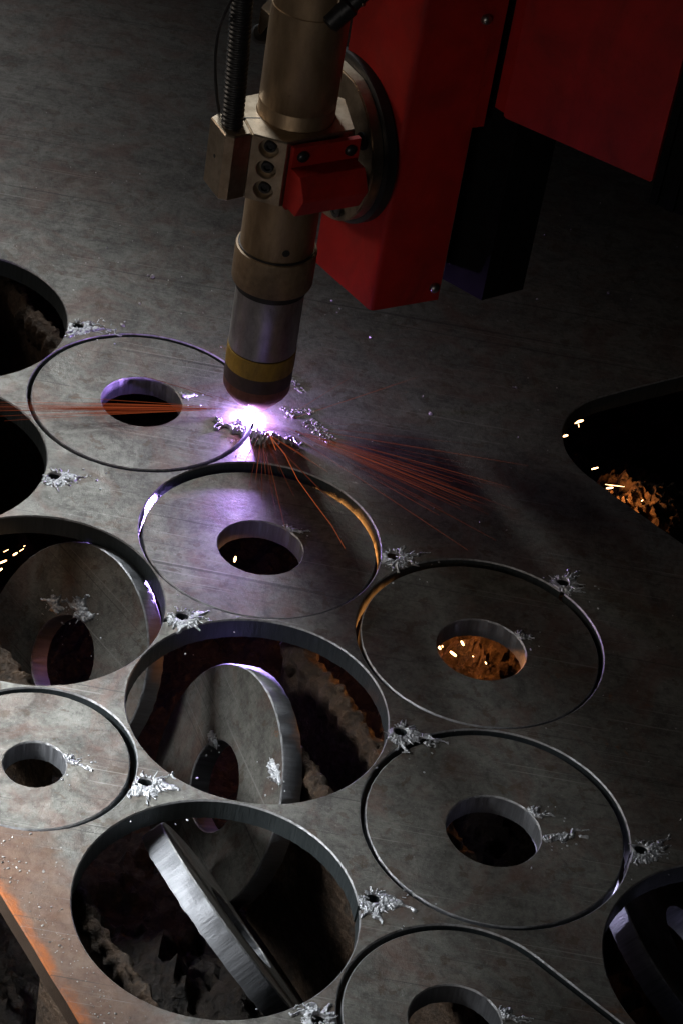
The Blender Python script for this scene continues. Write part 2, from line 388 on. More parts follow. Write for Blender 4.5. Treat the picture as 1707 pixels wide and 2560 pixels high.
def heap(cx, cy, w, top, seed, label):
    mb = MB(); st = 0.016; n = int(w / st)
    for j in range(n + 1):
        for i in range(n + 1):
            x = cx - w / 2 + w * i / n; y = cy - w / 2 + w * j / n; q = math.hypot(x - cx, y - cy) / (w / 2)
            p = Vector((x, y, seed)); rd = 1 - abs(noise.noise(p * 4.3)); r2 = 1 - abs(noise.noise(p * 11.0))
            z = top - 1.1 * q * q + 0.30 * (rd - 0.75) + 0.2 * (r2 - 0.75) + 0.07 * noise.noise(p * 27) + 0.02 * noise.noise(p * 55)
            mb.v.append(Vector((x + 0.03 * noise.noise(p * 14), y + 0.03 * noise.noise(p * 17), min(z, -0.3))))
    for j in range(n):
        for i in range(n): a = j * (n + 1) + i; mb.f.append((a, a + 1, a + n + 2, a + n + 1))
    return tag(mb.build('slag_heap', SLAGH, smooth=60), label, kind='stuff')
SLAGH = mat_slag('glassy_slag', (0.008, 0.006, 0.005), (0.09, 0.058, 0.038), (0.28, 0.2, 0.13))
heap(1.62, 15.75, 1.9, -0.60, 3.0, 'glowing crusted slag heap under the dark washer')
heap(2.66, 17.5, 2.3, -0.36, 8.0, 'orange-lit brown slag heap in the teardrop opening')

# ------------------------------------------------------------------ the plate
RNG = random.Random(7)
T = 0.177
CIRC = {  # centre x, y, radius, direction of the pierce (degrees), distance of the pierce from the centre
    'A': (-1.879, 17.099, 1.0, None), 'K': (-3.729, 17.903, 1.0, (-2.639, 18.043)), 'L': (-3.495, 15.874, 1.0, (-2.406, 15.838)),
    'E': (-2.222, 14.313, 1.0, (-1.085, 14.393)), 'H': (-1.868, 12.589, 0.732, (-1.051, 12.526)), 'B': (-0.618, 15.529, 1.0, (0.485, 15.594)),
    'D': (-0.361, 13.514, 1.0, (0.738, 13.534)), 'C': (1.269, 14.740, 1.0, (1.904, 15.645)), 'F': (1.518, 12.729, 1.0, (2.60, 12.746)),
    'G': (-0.370, 11.483, 1.0, (0.70, 11.800)), 'J': (3.344, 11.759, 1.0, None)}
CIRC['A'] = (-1.879, 17.099, 1.0, (-0.775, 16.925))

def hole_loop(cx, cy, r, pierce, n=168):
    """circle with a hooked lead-in slot ending in a round pierce hole; CCW points"""
    if pierce is None:
        return [Vector((cx + r * math.cos(2 * math.pi * k / n), cy + r * math.sin(2 * math.pi * k / n))) for k in range(n)]
    c = Vector((cx, cy)); p = Vector(pierce); dv = p - c; phi = math.atan2(dv.y, dv.x)
    pr = 0.047; w = 0.017
    a0 = phi - 0.075 / r
    base = c + Vector((math.cos(a0), math.sin(a0))) * (r - 0.004)
    # centre line of the slot: out of the circle, hooking round to the pierce hole
    ctrl = c + Vector((math.cos(a0 + 0.035), math.sin(a0 + 0.035))) * ((r + dv.length) / 2 + 0.01)
    line = []
    for k in range(7):
        u = k / 6; line.append(base * (1 - u) ** 2 + ctrl * 2 * u * (1 - u) + p * u * u)
    line = [q for q in line if (q - p).length > pr * 0.9]
    L = []; Rr = []
    for k, q in enumerate(line):
        t = (line[k + 1] - q if k < len(line) - 1 else p - q).normalized(); nrm = Vector((-t.y, t.x))
        L.append(q + nrm * w); Rr.append(q - nrm * w)
    L = [q for q in L[1:] if (q - c).length > r * 1.006]; Rr = [q for q in Rr[1:] if (q - c).length > r * 1.006]
    da = (w + 0.004) / r
    pts = []
    m = n
    for k in range(m + 1):
        a = a0 + da + (2 * math.pi - 2 * da) * k / m
        pts.append(c + Vector((math.cos(a), math.sin(a))) * r)
    pts += Rr
    tin = (p - line[-1]).normalized(); ai = math.atan2(-tin.y, -tin.x); h = math.asin(min(0.9, w / pr)) + 0.12
    for k in range(17):
        a = ai + h + (2 * math.pi - 2 * h) * k / 16
        pts.append(p + Vector((math.cos(a), math.sin(a))) * pr * (1 + 0.08 * math.sin(3 * a)))
    pts += L[::-1]
    return pts

TEAR_M = [(2.915, 18.975), (2.475, 18.655), (2.25, 18.48), (2.122, 18.379), (2.02, 18.28), (1.951, 18.186), (1.88, 18.06), (1.842, 17.934), (1.82, 17.81), (1.822, 17.689),
          (1.85, 17.51), (1.91, 17.372), (2.019, 17.215), (2.192, 17.06), (2.422, 16.86), (2.705, 16.625), (2.915, 16.45), (3.5, 15.97), (4.1, 15.6), (4.7, 15.6), (5.3, 16.1), (5.6, 17.0), (5.5, 18.2), (5.0, 19.3), (4.3, 19.75), (3.6, 19.5)]
def smooth_loop(P, it=2):
    P = [Vector(p) for p in P]
    for _ in range(it):
        Q = []
        for i in range(len(P)):
            a, b = P[i], P[(i + 1) % len(P)]
            Q += [a * 0.75 + b * 0.25, a * 0.25 + b * 0.75]
        P = Q
    return P
LOOP_M = smooth_loop(TEAR_M)
# bottom teardrop: circle plus two tangents meeting far right
def teardrop(c, r, far):
    c = Vector(c); far = Vector(far); d = far - c; phi = math.atan2(d.y, d.x); al = math.acos(r / d.length)
    pts = []
    n = 110
    for k in range(n + 1):
        a = phi + al + (2 * math.pi - 2 * al) * k / n
        pts.append(c + Vector((math.cos(a), math.sin(a))) * r)
    pts.append(far + (pts[-1] - far).normalized() * 0.12); pts.append(far + (pts[0] - far).normalized() * 0.12)
    return pts
TI = ((1.385, 10.86), 0.835)
import functools
def line_x():
    # upper tangent passes through the two points measured on the straight kerf
    return (4.75, 9.39)
LOOP_I = teardrop(TI[0], TI[1], line_x())

def offset_loop(P, d):
    """moves a CCW loop outwards (away from its inside) by d"""
    n = len(P); out = []
    for i in range(n):
        t = P[(i + 1) % n] - P[i - 1]
        if t.length < 1e-9: out.append(P[i].copy()); continue
        t.normalize(); out.append(P[i] + Vector((t.y, -t.x)) * d)
    return out

def cdt_fill(outer, holes):
    vs = []; es = []; 
    for L in [outer] + holes:
        n = len(vs); m = len(L); vs += [Vector((p.x, p.y)) for p in L]; es += [(n + k, n + (k + 1) % m) for k in range(m)]
    V, Ed, F, ov, oe, of = delaunay_2d_cdt(vs, es, [], 0, 1e-7)
    def inside(L, x, y):
        c = False; m = len(L); j = m - 1
        for i in range(m):
            if (L[i].y > y) != (L[j].y > y) and x < (L[j].x - L[i].x) * (y - L[i].y) / (L[j].y - L[i].y) + L[i].x: c = not c
            j = i
        return c
    boxes = [(min(p.x for p in L), max(p.x for p in L), min(p.y for p in L), max(p.y for p in L)) for L in holes]
    fs = []
    for f in F:
        x = sum(V[i].x for i in f) / len(f); y = sum(V[i].y for i in f) / len(f)
        if not inside(outer, x, y): continue
        if any(b[0] < x < b[1] and b[2] < y < b[3] and inside(L, x, y) for L, b in zip(holes, boxes)): continue
        fs.append(tuple(f))
    return V, fs

def perforated(outer, holes, z_top, thick, bev=0.009, rag=0.004, rng=RNG):
    """plate with chamfered, slightly ragged holes. outer CCW, holes CCW. returns an MB"""
    mb = MB()
    def ragged(P, amp, seed): return [p + Vector((noise.noise(Vector((p.x * 23, p.y * 23, seed))), noise.noise(Vector((p.x * 23, p.y * 23, seed + 9))))) * amp for p in P]
    tops = [ragged(offset_loop(h, bev), rag, 1) for h in holes]
    o_in = offset_loop(outer, -bev)
    V, F = cdt_fill(o_in, tops)
    mb.add([(v.x, v.y, z_top) for v in V], F)
    bots = [ragged(offset_loop(h, -0.006), rag * 2, 5) for h in holes]
    Vb, Fb = cdt_fill(outer, bots)
    mb.add([(v.x, v.y, z_top - thick) for v in Vb], [f[::-1] for f in Fb])
    def strip(rows):
        m = len(rows[0][0]); vs = [(p.x, p.y, z) for P, z in rows for p in P]; fs = []
        for i in range(len(rows) - 1):
            for k in range(m): fs.append((i * m + k, i * m + (k + 1) % m, (i + 1) * m + (k + 1) % m, (i + 1) * m + k))
        mb.add(vs, fs)
    for h, tp, bt in zip(holes, tops, bots):
        strip([(tp, z_top), (h, z_top - bev * 1.3), (bt, z_top - thick)])
    strip([(o_in, z_top), (outer, z_top - bev * 1.3), (outer, z_top - thick)])
    return mb

def e12(a, b): return Vector((E1.x * a + E2.x * b, E1.y * a + E2.y * b))
B0 = 5.325
edge_pts = []
for k in range(240):   # slightly uneven sheared edge
    a = 6.0 - 40.0 * k / 239
    edge_pts.append(e12(a, B0 + 0.012 * noise.noise(Vector((a * 2.2, 0.1, 0))) + 0.02 * noise.noise(Vector((a * 0.4, 4.1, 0)))))
OUT = [e12(-34, 30), ] 
OUTER = edge_pts + [e12(-34, 34), e12(6, 34)]
area2 = sum(OUTER[i - 1].x * OUTER[i].y - OUTER[i].x * OUTER[i - 1].y for i in range(len(OUTER)))
if area2 < 0: OUTER.reverse()
PIERCE_I = [Vector((0.452 + 0.047 * math.cos(2 * math.pi * k / 24), 10.635 + 0.045 * math.sin(2 * math.pi * k / 24))) for k in range(24)]
holes = [hole_loop(*CIRC[k]) for k in CIRC] + [LOOP_M, LOOP_I, PIERCE_I]
for i, h in enumerate(holes):
    a2 = sum(h[k - 1].x * h[k].y - h[k].x * h[k - 1].y for k in range(len(h)))
    if a2 < 0: h.reverse()
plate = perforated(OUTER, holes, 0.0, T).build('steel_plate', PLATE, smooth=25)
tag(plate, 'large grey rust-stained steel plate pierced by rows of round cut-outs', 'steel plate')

# ------------------------------------------------------------------ dross
STAR = [(6, .36, .05), (-14, .22, .05), (-34, .15, .05), (-55, .18, .055), (-78, .2, .055), (-100, .2, .055), (-124, .19, .055), (-146, .15, .05), (-166, .1, .04), (35, .13, .026), (62, .1, .022), (92, .11, .02), (125, .1, .02), (18, .2, .03)]
def splash(parent, c, z, arms, seed, scale=1.0, hole=0.052, ramp_z=0.034, mat=None, local=False, keepout=None, back=1.0, inside=None):
    """metal thrown out of a pierce hole: low, beady frozen crust with tongues, relief on a fine grid"""
    rng = random.Random(seed); mb = MB(); cx, cy = c[0], c[1]
    ar = []
    for ang, ln, w in arms:
        a = math.radians(ang + rng.uniform(-12, 12)); ln *= scale * rng.uniform(0.65, 1.2); w *= scale * rng.uniform(0.7, 1.2)
        ar.append((a, ln, w, rng.uniform(-0.3, 0.3)))
        for q in range(3):   # fine needles between the tongues
            ar.append((a + rng.uniform(-0.35, 0.35), ln * rng.uniform(0.5, 0.95), w * rng.uniform(0.10, 0.22), rng.uniform(-0.3, 0.3)))
    ext = max(l for _, l, _, _ in ar) + 0.04; st = 0.0058 if scale > 0.8 else 0.005
    n = int(ext / st); H = {}
    for j in range(-n, n + 1):
        for i in range(-n, n + 1):
            x, y = i * st, j * st; r = math.hypot(x, y)
            if r > ext or r < hole * (1 + 0.25 * noise.noise(Vector((x * 30, y * 30, seed)))): continue
            if keepout and math.hypot(cx + x - keepout[0].x, cy + y - keepout[0].y) < keepout[1] + 0.008: continue
            if inside and math.hypot(cx + x, cy + y) > inside: continue
            p = Vector((cx + x, cy + y, seed * 1.7))
            th = math.atan2(y, x) + 0.35 * noise.noise(p * 14); best = 0.0
            for a, ln, w, bd in ar:
                u = r / ln
                if u > 1: continue
                d = (th - a - bd * u + math.pi) % (2 * math.pi) - math.pi
                if abs(d) > 1.2: continue
                ww = w * 0.75 * (1 - 0.78 * u) + 0.003
                k = 1 - (d * r / ww) ** 2
                if k > best: best = k
            if hole > 0:   # crust hugging the hole on its lower side
                k = 0.9 * max(0, 1 - (r - hole) / (0.10 * scale)) * max(0, 0.55 - 0.75 * math.sin(th - 0.35))
                best = max(best, min(k, 0.9))
            if best <= 0: continue
            n1 = noise.noise(p * 52); n2 = noise.noise(p * 110)
            bead = max(0.0, 1.0 - 2.1 * abs(n1)) * 0.5 + 0.5 * (0.5 + n2)
            h = best ** 0.6 * (0.35 + bead) - 0.27
            if h > 0: H[(i, j)] = min(h, 1.2) * ramp_z * (back if math.sin(th) > 0.12 or (math.cos(th) > 0.3 and math.sin(th) > -0.25) else 1.0) * (1 - 0.5 * min(1, r / ext)) + 0.002
    # keep only what hangs together with the largest sheet, droplets are lumps
    cells = set(H); comp = []
    while cells:
        s0 = cells.pop(); stack = [s0]; cur = [s0]
        while stack:
            a, b = stack.pop()
            for q in ((a + 1, b), (a - 1, b), (a, b + 1), (a, b - 1)):
                if q in cells: cells.discard(q); stack.append(q); cur.append(q)
        comp.append(cur)
    comp = [q for q in comp if len(q) > 3]
    idx = {}
    def vid(k, top):
        key = (k, top)
        if key not in idx:
            i, j = k; hs = [H[q] for q in ((i, j), (i - 1, j), (i, j - 1), (i - 1, j - 1)) if q in H]
            zz = z + (sum(hs) / len(hs) * (1.0 if len(hs) == 4 else 0.45) if top else -0.003)
            idx[key] = len(mb.v); jx = 0.3 * st * noise.noise(Vector((i * 0.7, j * 0.7, seed))); mb.v.append(Vector((cx + (i - 0.5) * st + jx, cy + (j - 0.5) * st - jx, zz)))
        return idx[key]
    for cur in comp:
        cs = set(cur)
        for i, j in cur:
            A, B, C_, D = (i, j), (i + 1, j), (i + 1, j + 1), (i, j + 1)
            mb.f.append(tuple(vid(k, 1) for k in (A, B, C_, D)))
            for nb, e in (((i, j - 1), (A, B)), ((i + 1, j), (B, C_)), ((i, j + 1), (C_, D)), ((i - 1, j), (D, A))):
                if nb not in cs: mb.f.append((vid(e[0], 1), vid(e[0], 0), vid(e[1], 0), vid(e[1], 1)))
    for k in range(int(14 * scale)):  # loose droplets thrown off
        a = math.radians(rng.uniform(-190, 40)); sd = rng.uniform(0.1, 0.42) * scale + hole; r = rng.uniform(0.003, 0.009)
        q = Vector((cx + math.cos(a) * sd, cy + math.sin(a) * sd))
        if keepout and (q - keepout[0]).length < keepout[1] + 0.01: continue
        if inside and q.length > inside - 0.01: continue
        mb.lump((q.x, q.y, z + r * 0.4), r * 1.4, r, r * 0.7, rng, a, 0.25)
    for a, ln, w, bd in ar[::3]:   # needles standing up from the sheet
        if rng.random() < 0.55:
            sd = rng.uniform(0.35, 0.9) * ln; b = a + rng.uniform(-0.6, 0.6); ll = rng.uniform(0.02, 0.07) * scale
            q = Vector((cx + math.cos(a + bd * sd / ln) * sd, cy + math.sin(a + bd * sd / ln) * sd, z + 0.006))
            if keepout and (q.xy - keepout[0]).length < keepout[1] + 0.02: continue
            if inside and q.xy.length > inside - 0.08: continue
            e = q + Vector((math.cos(b) * ll, math.sin(b) * ll, rng.uniform(0.0, 0.5) * ll)); mb.tube([q, q.lerp(e, 0.6), e], lambda t: 0.007 * (1 - 0.7 * t), 5)
    o = mb.build('dross_splash', mat or DROSS, parent, smooth=60, local=local); o['kind'] = 'stuff'; return o

for i, k in enumerate(['K', 'L', 'E', 'D', 'B', 'C', 'F', 'G', 'H', 'A']):
    cx, cy, r, p = CIRC[k]
    arms = STAR
    sc = 1.0
    if k == 'C': arms = [(a + 60, l * (0.7 if a == 6 else 0.9), w * 0.6) for a, l, w in STAR]
    if k == 'B': arms = [(a + 25, l * 0.95, w * 0.6) for a, l, w in STAR]
    if k == 'F': arms = [(a + 12, l * 0.95, w * 0.7) for a, l, w in STAR]
    if k == 'A': arms = [(2, .40, .05), (-172, .38, .045), (-160, .26, .05), (-140, .2, .05), (-115, .2, .06), (-90, .24, .07), (-65, .28, .06), (-40, .2, .06), (-20, .24, .06), (14, .2, .03), (55, .12, .02), (165, .16, .04)]
    splash(plate, p, 0.0, arms, 40 + i, sc, ramp_z=0.09 if k == 'A' else 0.026, back=0.25 if k == 'A' else 1.0, keepout=(Vector((cx, cy)), r))
    if k == 'A':
        plate.children[-1]['label'] = 'violet-lit spiky dross round the fresh pierce hole below the arc'

splash(plate, (0.452, 10.635), 0.0, [(a + 150, l * .8, w) for a, l, w in STAR], 77, 0.9, keepout=(Vector(TI[0]), TI[1]))

# spatter beads scattered on the plate
sp = MB(); rng = random.Random(3)
def clear(x, y):
    q = Vector((x, y))
    for k, (cx, cy, r, p) in CIRC.items():
        if (q - Vector((cx, cy))).length < r + 0.03: return False
    return x * E2.x + y * E2.y > B0 + 0.1 and not (1.75 < x and 15.5 < y < 19.8) and not (0.5 < x < 5 and y < 11.75)
for px, py, r in [(382, 693, .022), (371, 688, .012), (925, 843, .016), (1520, 733, .016), (1290, 969, .012), (1283, 968, .010), (1425, 838, .009), (1075, 1035, .02), (1342, 748, .010), (830, 752, .012),
                  (1427, 2366, .026), (962, 2182, .02), (282, 459, .012), (268, 620, .01), (350, 760, .012), (307, 814, .02), (283, 905, .016), (158, 2010, 0.016), (1660, 917, .010), (1614, 930, .012), (775, 1035, .015), (820, 1110, .012), (735, 1045, .022), (728, 1040, .016), (716, 1043, .013)]:
    p = at(px, py, 0)
    if clear(p.x, p.y): sp.lump((p.x, p.y, r * 0.4), r * 1.3, r, r * 0.75, rng, rng.uniform(0, 3), 0.3)
for k in range(420):
    x = rng.uniform(-4.6, 3); y = rng.uniform(10.2, 22)
    if clear(x, y):
        r = rng.uniform(0.0025, 0.007) * (1.5 if rng.random() < 0.1 else 1)
        sp.lump((x, y, r * 0.35), r * 1.5, r, r * 0.7, rng, rng.uniform(0, 3), 0.3)
for k in range(420):   # dense crust of grains near the rusted edge and the lower left corner
    a = rng.uniform(-11.5, -8); b = B0 + 0.03 + abs(rng.gauss(0, 0.2)); q = e12(a, b)
    if clear(q.x, q.y):
        r = rng.uniform(0.002, 0.006) * rng.choice((0.7, 1, 1, 1.5)); sp.lump((q.x, q.y, r * 0.3), r * 1.4, r, r * 0.7, rng, rng.uniform(0, 3), 0.35)
# scuffed crust patches right of the torch
for cx, cy, ang, la, lb, cnt in [(-0.31, 17.12, -0.75, 0.17, 0.07, 150), (-0.60, 17.75, -1.0, 0.14, 0.035, 60), (-0.49, 17.36, 0.2, 0.10, 0.03, 40), (-0.62, 17.3, -0.8, 0.08, 0.02, 24)]:
    for k in range(cnt):
        u, v = rng.uniform(-1, 1) * la, rng.uniform(-1, 1) * lb; r = rng.uniform(0.004, 0.011)
        sp.lump((cx + u * math.cos(ang) - v * math.sin(ang), cy + u * math.sin(ang) + v * math.cos(ang), r * 0.3), r * 1.6, r, r * 0.6, rng, rng.uniform(0, 3), 0.35)
SPAT = mat_metal('dull_spatter', (0.22, 0.21, 0.20), (0.42, 0.40, 0.38), 0.4, nscale=20, metallic=0.8)
tag(sp.build('spatter', SPAT, plate, smooth=50), kind='stuff')

# ------------------------------------------------------------------ washers
def washer_mesh(R_, ri, nseg=144, cin=(0, 0), seed=0):
    """ring of plate thickness about the origin, top at z = 0"""
    mb = MB(); b = 0.009; rng = random.Random(seed)
    prof = [(R_ - b, 0.0, 1), (R_, -b * 1.3, 1), (R_ + 0.003, -T + 0.012, 1), (R_ - 0.002, -T, 1),
            (ri - 0.002, -T, 0), (ri, -b * 1.3, 0), (ri + b, 0.0, 0)]
    vs = []; fs = []; m = len(prof)
    for j, (r, z, o) in enumerate(prof):
        for k in range(nseg):
            a = 2 * math.pi * k / nseg
            rr = r + 0.0035 * noise.noise(Vector((math.cos(a) * 9 * (2 if o else 1), math.sin(a) * 9 * (2 if o else 1), seed + j * 0.4)))
            zz = z
            if j == 2 or j == 3: rr += rng.choice((0, 0, 0, 0.002, 0.004)); zz -= rng.choice((0, 0, 0.002, 0.007)) if j == 3 else 0
            vs.append(Vector((rr * math.cos(a) + (0 if o else cin[0]), rr * math.sin(a) + (0 if o else cin[1]), zz)))
    for j in range(m):
        j2 = (j + 1) % m
        for k in range(nseg):
            k2 = (k + 1) % nseg; fs.append((j * nseg + k, j * nseg + k2, j2 * nseg + k2, j2 * nseg + k))
    mb.add(vs, fs); return mb

WG = 'round washers cut out of the steel plate'
def washer(key, dx, dy, dz, tilt, R_, ri, label, dross=None, cin=(0, 0), rim_dross=()):
    cx, cy = CIRC[key][:2]
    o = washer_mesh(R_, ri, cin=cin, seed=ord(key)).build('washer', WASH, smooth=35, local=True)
    o.location = (cx + dx, cy + dy, dz); o.rotation_euler = (tilt[0], tilt[1], 0)
    tag(o, label, 'washer', WG)
    for i, (ang, scl, arms) in enumerate(dross or []):
        a = math.radians(ang); p = (cin[0] + (ri + 0.01) * math.cos(a), cin[1] + (ri + 0.01) * math.sin(a))
        splash(o, p, 0.0, arms, 90 + ord(key) + i, scl, hole=0.0, ramp_z=0.03, local=True, keepout=(Vector(cin), ri))
    return o
SM = [(10, .30, .05), (40, .14, .04), (75, .12, .035), (105, .12, .03), (-15, .14, .035), (130, .1, .03)]
SPK = [(5, .34, .07), (8, .2, .06)]
washer('A', 0, 0, -0.004, (0, 0), 0.968, 0.352, 'washer still lying in the plate beside the torch, its kerf just cut', [(28, .55, SM)], (-0.005, -0.01))
washer('B', 0.002, -0.030, -0.032, (-0.030, 0.012), 0.966, 0.352, 'washer between arc and open holes, sunk at its back so an orange-lit wall shows', [(58, .55, SM)], (0.014, -0.06))
washer('C', 0.004, -0.026, -0.014, (-0.010, 0.004), 0.964, 0.358, 'dark washer whose centre hole glows orange from the slag below', [(40, .6, SM)], (0.012, -0.06))
washer('F', -0.003, -0.003, -0.016, (0, 0), 0.962, 0.350, 'grey washer at lower right with an even black kerf all round', [(42, .7, SM), (0, .85, [(8, .34, .035), (10, .4, .06)])], (-0.007, -0.038))
washer('H', -0.018, -0.024, -0.002, (0, 0), 0.705, 0.228, 'small washer at the left edge, paler than all the others', [(22, .6, SM)], (0.02, -0.05))

fresh = [o for o in bpy.data.objects if o.name == 'washer'][0]
splash(fresh, (1.104, -0.174), 0.0, [(-174, .46, .06), (176, .36, .035), (-160, .34, .07), (-150, .27, .07), (-140, .24, .06), (168, .26, .03)], 207, 1.0, ramp_z=0.075, local=True, inside=0.955)
# teardrop blank at the bottom
LI = offset_loop(LOOP_I, -0.036)
hi = [Vector((1.359 + 0.318 * math.cos(2 * math.pi * k / 96), 10.838 + 0.318 * math.sin(2 * math.pi * k / 96))) for k in range(96)]
td = perforated(LI, [hi], -0.008, T)
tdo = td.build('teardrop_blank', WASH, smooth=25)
tag(tdo, 'teardrop shaped blank with a round hole at the bottom edge, still in the plate', 'blank')
splash(tdo, (1.359 + .32 * math.cos(.35), 10.838 + .32 * math.sin(.35)), -0.008, SM, 301, .7, hole=0.0, ramp_z=.03, keepout=(Vector((1.359, 10.838)), .318))

# fallen washers standing between the slats
def fallen(center, nrm, label, seed, dross=None, ri=0.357):
    n = Vector(nrm).normalized()
    q = n.to_track_quat('Z', 'Y')
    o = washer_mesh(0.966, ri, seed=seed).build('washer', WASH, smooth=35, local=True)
    o.rotation_mode = 'QUATERNION'; o.rotation_quaternion = q; o.location = center
    tag(o, label, 'washer', WG)
    for (wp, scl, arms) in dross or []:
        # wp: world point near the face; moved into the washer's own plane
        lp = q.inverted() @ (Vector(wp) - Vector(center))
        splash(o, (lp.x, lp.y), 0.0, arms, seed * 3 + 5, scl, hole=0.0, ramp_z=0.04, local=True)
    return o
def cam_ray(px, py): return (R2 * ((px - 853.5) / FPX) - U2 * ((py - 1280) / FPX) + FW)
def hit(px, py, c, n):
    d = cam_ray(px, py); O = Vector((0, 0, CAM_H)); t = (Vector(c) - O).dot(Vector(n)) / d.dot(Vector(n)); return O + d * t
RND = [(10, .2, .09), (50, .1, .08), (100, .13, .05), (160, .2, .1), (190, .26, .07), (230, .12, .1), (280, .1, .05), (320, .16, .08)]
cD, nD = (-0.601, 13.507, -0.90), (-0.834, -0.421, 0.358)
fallen(cD, nD, 'fallen washer standing in the middle open hole with a violet highlight on its rim', 11, [(hit(535, 1850, cD, nD), .5, RND), (hit(690, 1932, cD, nD), .7, RND)])
cE, nE = (-2.036, 14.66, -0.92), (-0.638, -0.591, 0.493)
fallen(cE, nE, 'rusty fallen washer in the left open hole, its rim glaring white violet', 12, [(hit(205, 1530, cE, nE), 1.0, RND), (hit(140, 1515, cE, nE), .7, RND)])
cG, nG = (-0.185, 12.124, -0.90), (0.68, 0.50, 0.536)
fallen(cG, nG, 'fallen washer leaning edge on in the front open hole, its broad rim bright', 13)
cJ, nJ = at(1740, 2370, -0.85), (0.633, 0.159, 0.758)
fallen(cJ, nJ, 'fallen washer tilted in the hole cut off by the right frame edge', 14)
fallen((-3.72, 15.42, -0.55), (0.30, -0.62, 0.72), 'dark fallen washer in the left edge hole below the crossing sparks', 15)

# ------------------------------------------------------------------ slats
SG = 'slats of the cutting table under the plate'
for i, (b, a0, a1, lab) in enumerate([(5.92, -10.4, -8.2, 'crusted rusty slat showing in the front open hole, nearest the plate edge'), (6.47, -19.0, -11.6, 'crusted slat at the left of the left open hole'),
        (8.07, -10.9, -8.0, 'short crusted slat end right of the washer standing in the middle hole'), (8.70, -11.85, -8.0, 'crusted slat running down the right side of the middle open hole'),
        (8.70, -19.0, -15.4, 'crusted slat in the hole at the upper left frame edge')]):
    rs = random.Random(60 + i); mb = MB()
    st = empty('table_slat', (E1 * ((a0 + a1) / 2) + E2 * b) + Vector((0, 0, -1.2)), lab, 'slat', SG)
    body = MB(); w = 0.035
    q = [e12(a0, b - w), e12(a1, b - w), e12(a1, b + w), e12(a0, b + w)]
    body.prism([(p.x, p.y) for p in q], -2.8, -0.33)
    body.build('slat_bar', SLATM, st, smooth=0)
    # crust of re-solidified metal twisted along the top of the bar
    na = int((a1 - a0) / 0.028); nr = 18; vs = []; fs = []
    for k in range(na + 1):
        a = a0 + (a1 - a0) * k / na; c = E1 * a + E2 * b
        zc = -0.34 + 0.035 * noise.noise(Vector((a * 1.7, b, 1))); rb = 0.085 + 0.03 * noise.noise(Vector((a * 2.3, b * 3, 2)))
        for j in range(nr):
            t = 2 * math.pi * j / nr
            tw = math.sin(a * 40 + t * 1.0 + 3.2 * noise.noise(Vector((a * 2.0, b, 4))))
            r = rb * (1 + 0.15 * tw + 0.5 * noise.noise(Vector((a * 7, math.cos(t) * 1.3 + b * 5, math.sin(t) * 1.3))) + 0.3 * noise.noise(Vector((a * 21, math.cos(t) * 3 + b, math.sin(t) * 3))))
            zz = zc + r * math.sin(t) * (1.0 if math.sin(t) > 0 else 2.6)
            p = c + E2 * (r * math.cos(t)); vs.append((p.x, p.y, min(zz, -0.185)))
    for k in range(na):
        for j in range(nr): fs.append((k * nr + j, k * nr + (j + 1) % nr, (k + 1) * nr + (j + 1) % nr, (k + 1) * nr + j))
    mb.add(vs, fs); mb.build('crust', SLATM, st, smooth=70)

# ------------------------------------------------------------------ plasma torch
TX, TY = -0.9173, 17.1183
torch = empty('plasma_torch', (TX, TY, 0.21), 'cylindrical brass and steel plasma torch hanging over the glowing cut', 'plasma torch')
def ring(name, mat, prof, cap=True, parent=torch, n=96):
    m = MB(); m.lathe(prof, (TX, TY, 0), n=n, cap0=cap, cap1=cap); return m.build(name, mat, parent, smooth=35)
ring('nozzle_cap', COPPER, [(0.07, 0.19), (0.125, 0.180), (0.145, 0.190), (0.268, 0.340), (0.288, 0.38), (0.293, 0.41), (0.293, 0.478)])
ring('insulator_band', DARKB, [(0.2945, 0.478), (0.2945, 0.615)])
ring('yellow_band', YEL, [(0.2925, 0.615), (0.2965, 0.619), (0.2965, 0.797), (0.2935, 0.801)])
ring('gap_ring', BLACK, [(0.284, 0.79), (0.284, 0.815)])  # black ring set back between yellow band and sleeve
ring('sleeve', STEEL, [(0.288, 0.811), (0.291, 0.815), (0.291, 1.41), (0.287, 1.414)])
ring('groove_ring', BLACK, [(0.302, 1.41), (0.302, 1.475)])
ring('retaining_collar', COLLAR, [(0.318, 1.47), (0.337, 1.482), (0.3425, 1.50), (0.3425, 1.795), (0.338, 1.811), (0.322, 1.815)])
ring('o_ring', BLACK, [(0.321, 1.80), (0.321, 1.83)])
ring('lower_tube', BRASS, [(0.3085, 1.825), (0.3085, 2.60)])
ring('upper_tube', BRASS, [(0.311, 2.60), (0.311, 3.185), (0.3085, 3.19), (0.3085, 3.197), (0.311, 3.202), (0.311, 4.03), (0.307, 4.034)])
ring('top_tube', BRASS, [(0.302, 4.034), (0.302, 4.046), (0.309, 4.05), (0.309, 5.6)])
tc = Vector((-TX, -TY, 0)).normalized(); tr = Vector((-tc.y, tc.x, 0))
def on_tube(ang, r, z): 
    d = (tc * math.cos(math.radians(ang)) + tr * math.sin(math.radians(ang)))
    return Vector((TX, TY, z)) + d * r, d
p, d = on_tube(16, 0.3085, 1.93); m = MB(); m.lathe([(0.0, 0.003), (0.032, 0.004), (0.032, -0.02)], p, d, 20, False); m.build('set_screw', BLACK, torch)
p, d = on_tube(14, 0.3085, 2.42); m = MB(); m.lathe([(0.0, 0.003), (0.012, 0.004), (0.012, -0.02)], p, d, 14, False); m.build('vent_hole', BLACK, torch)
# seam of the upper tube: a vertical hooked step at the right
pth = [on_tube(a, 0.312, z)[0] for a, z in ((31, 4.03), (32, 4.07), (36, 4.10), (37, 4.16), (40, 4.20), (41, 4.6))]
m = MB(); m.tube(pth, 0.009, 6); m.build('tube_seam', BRASSB, torch)

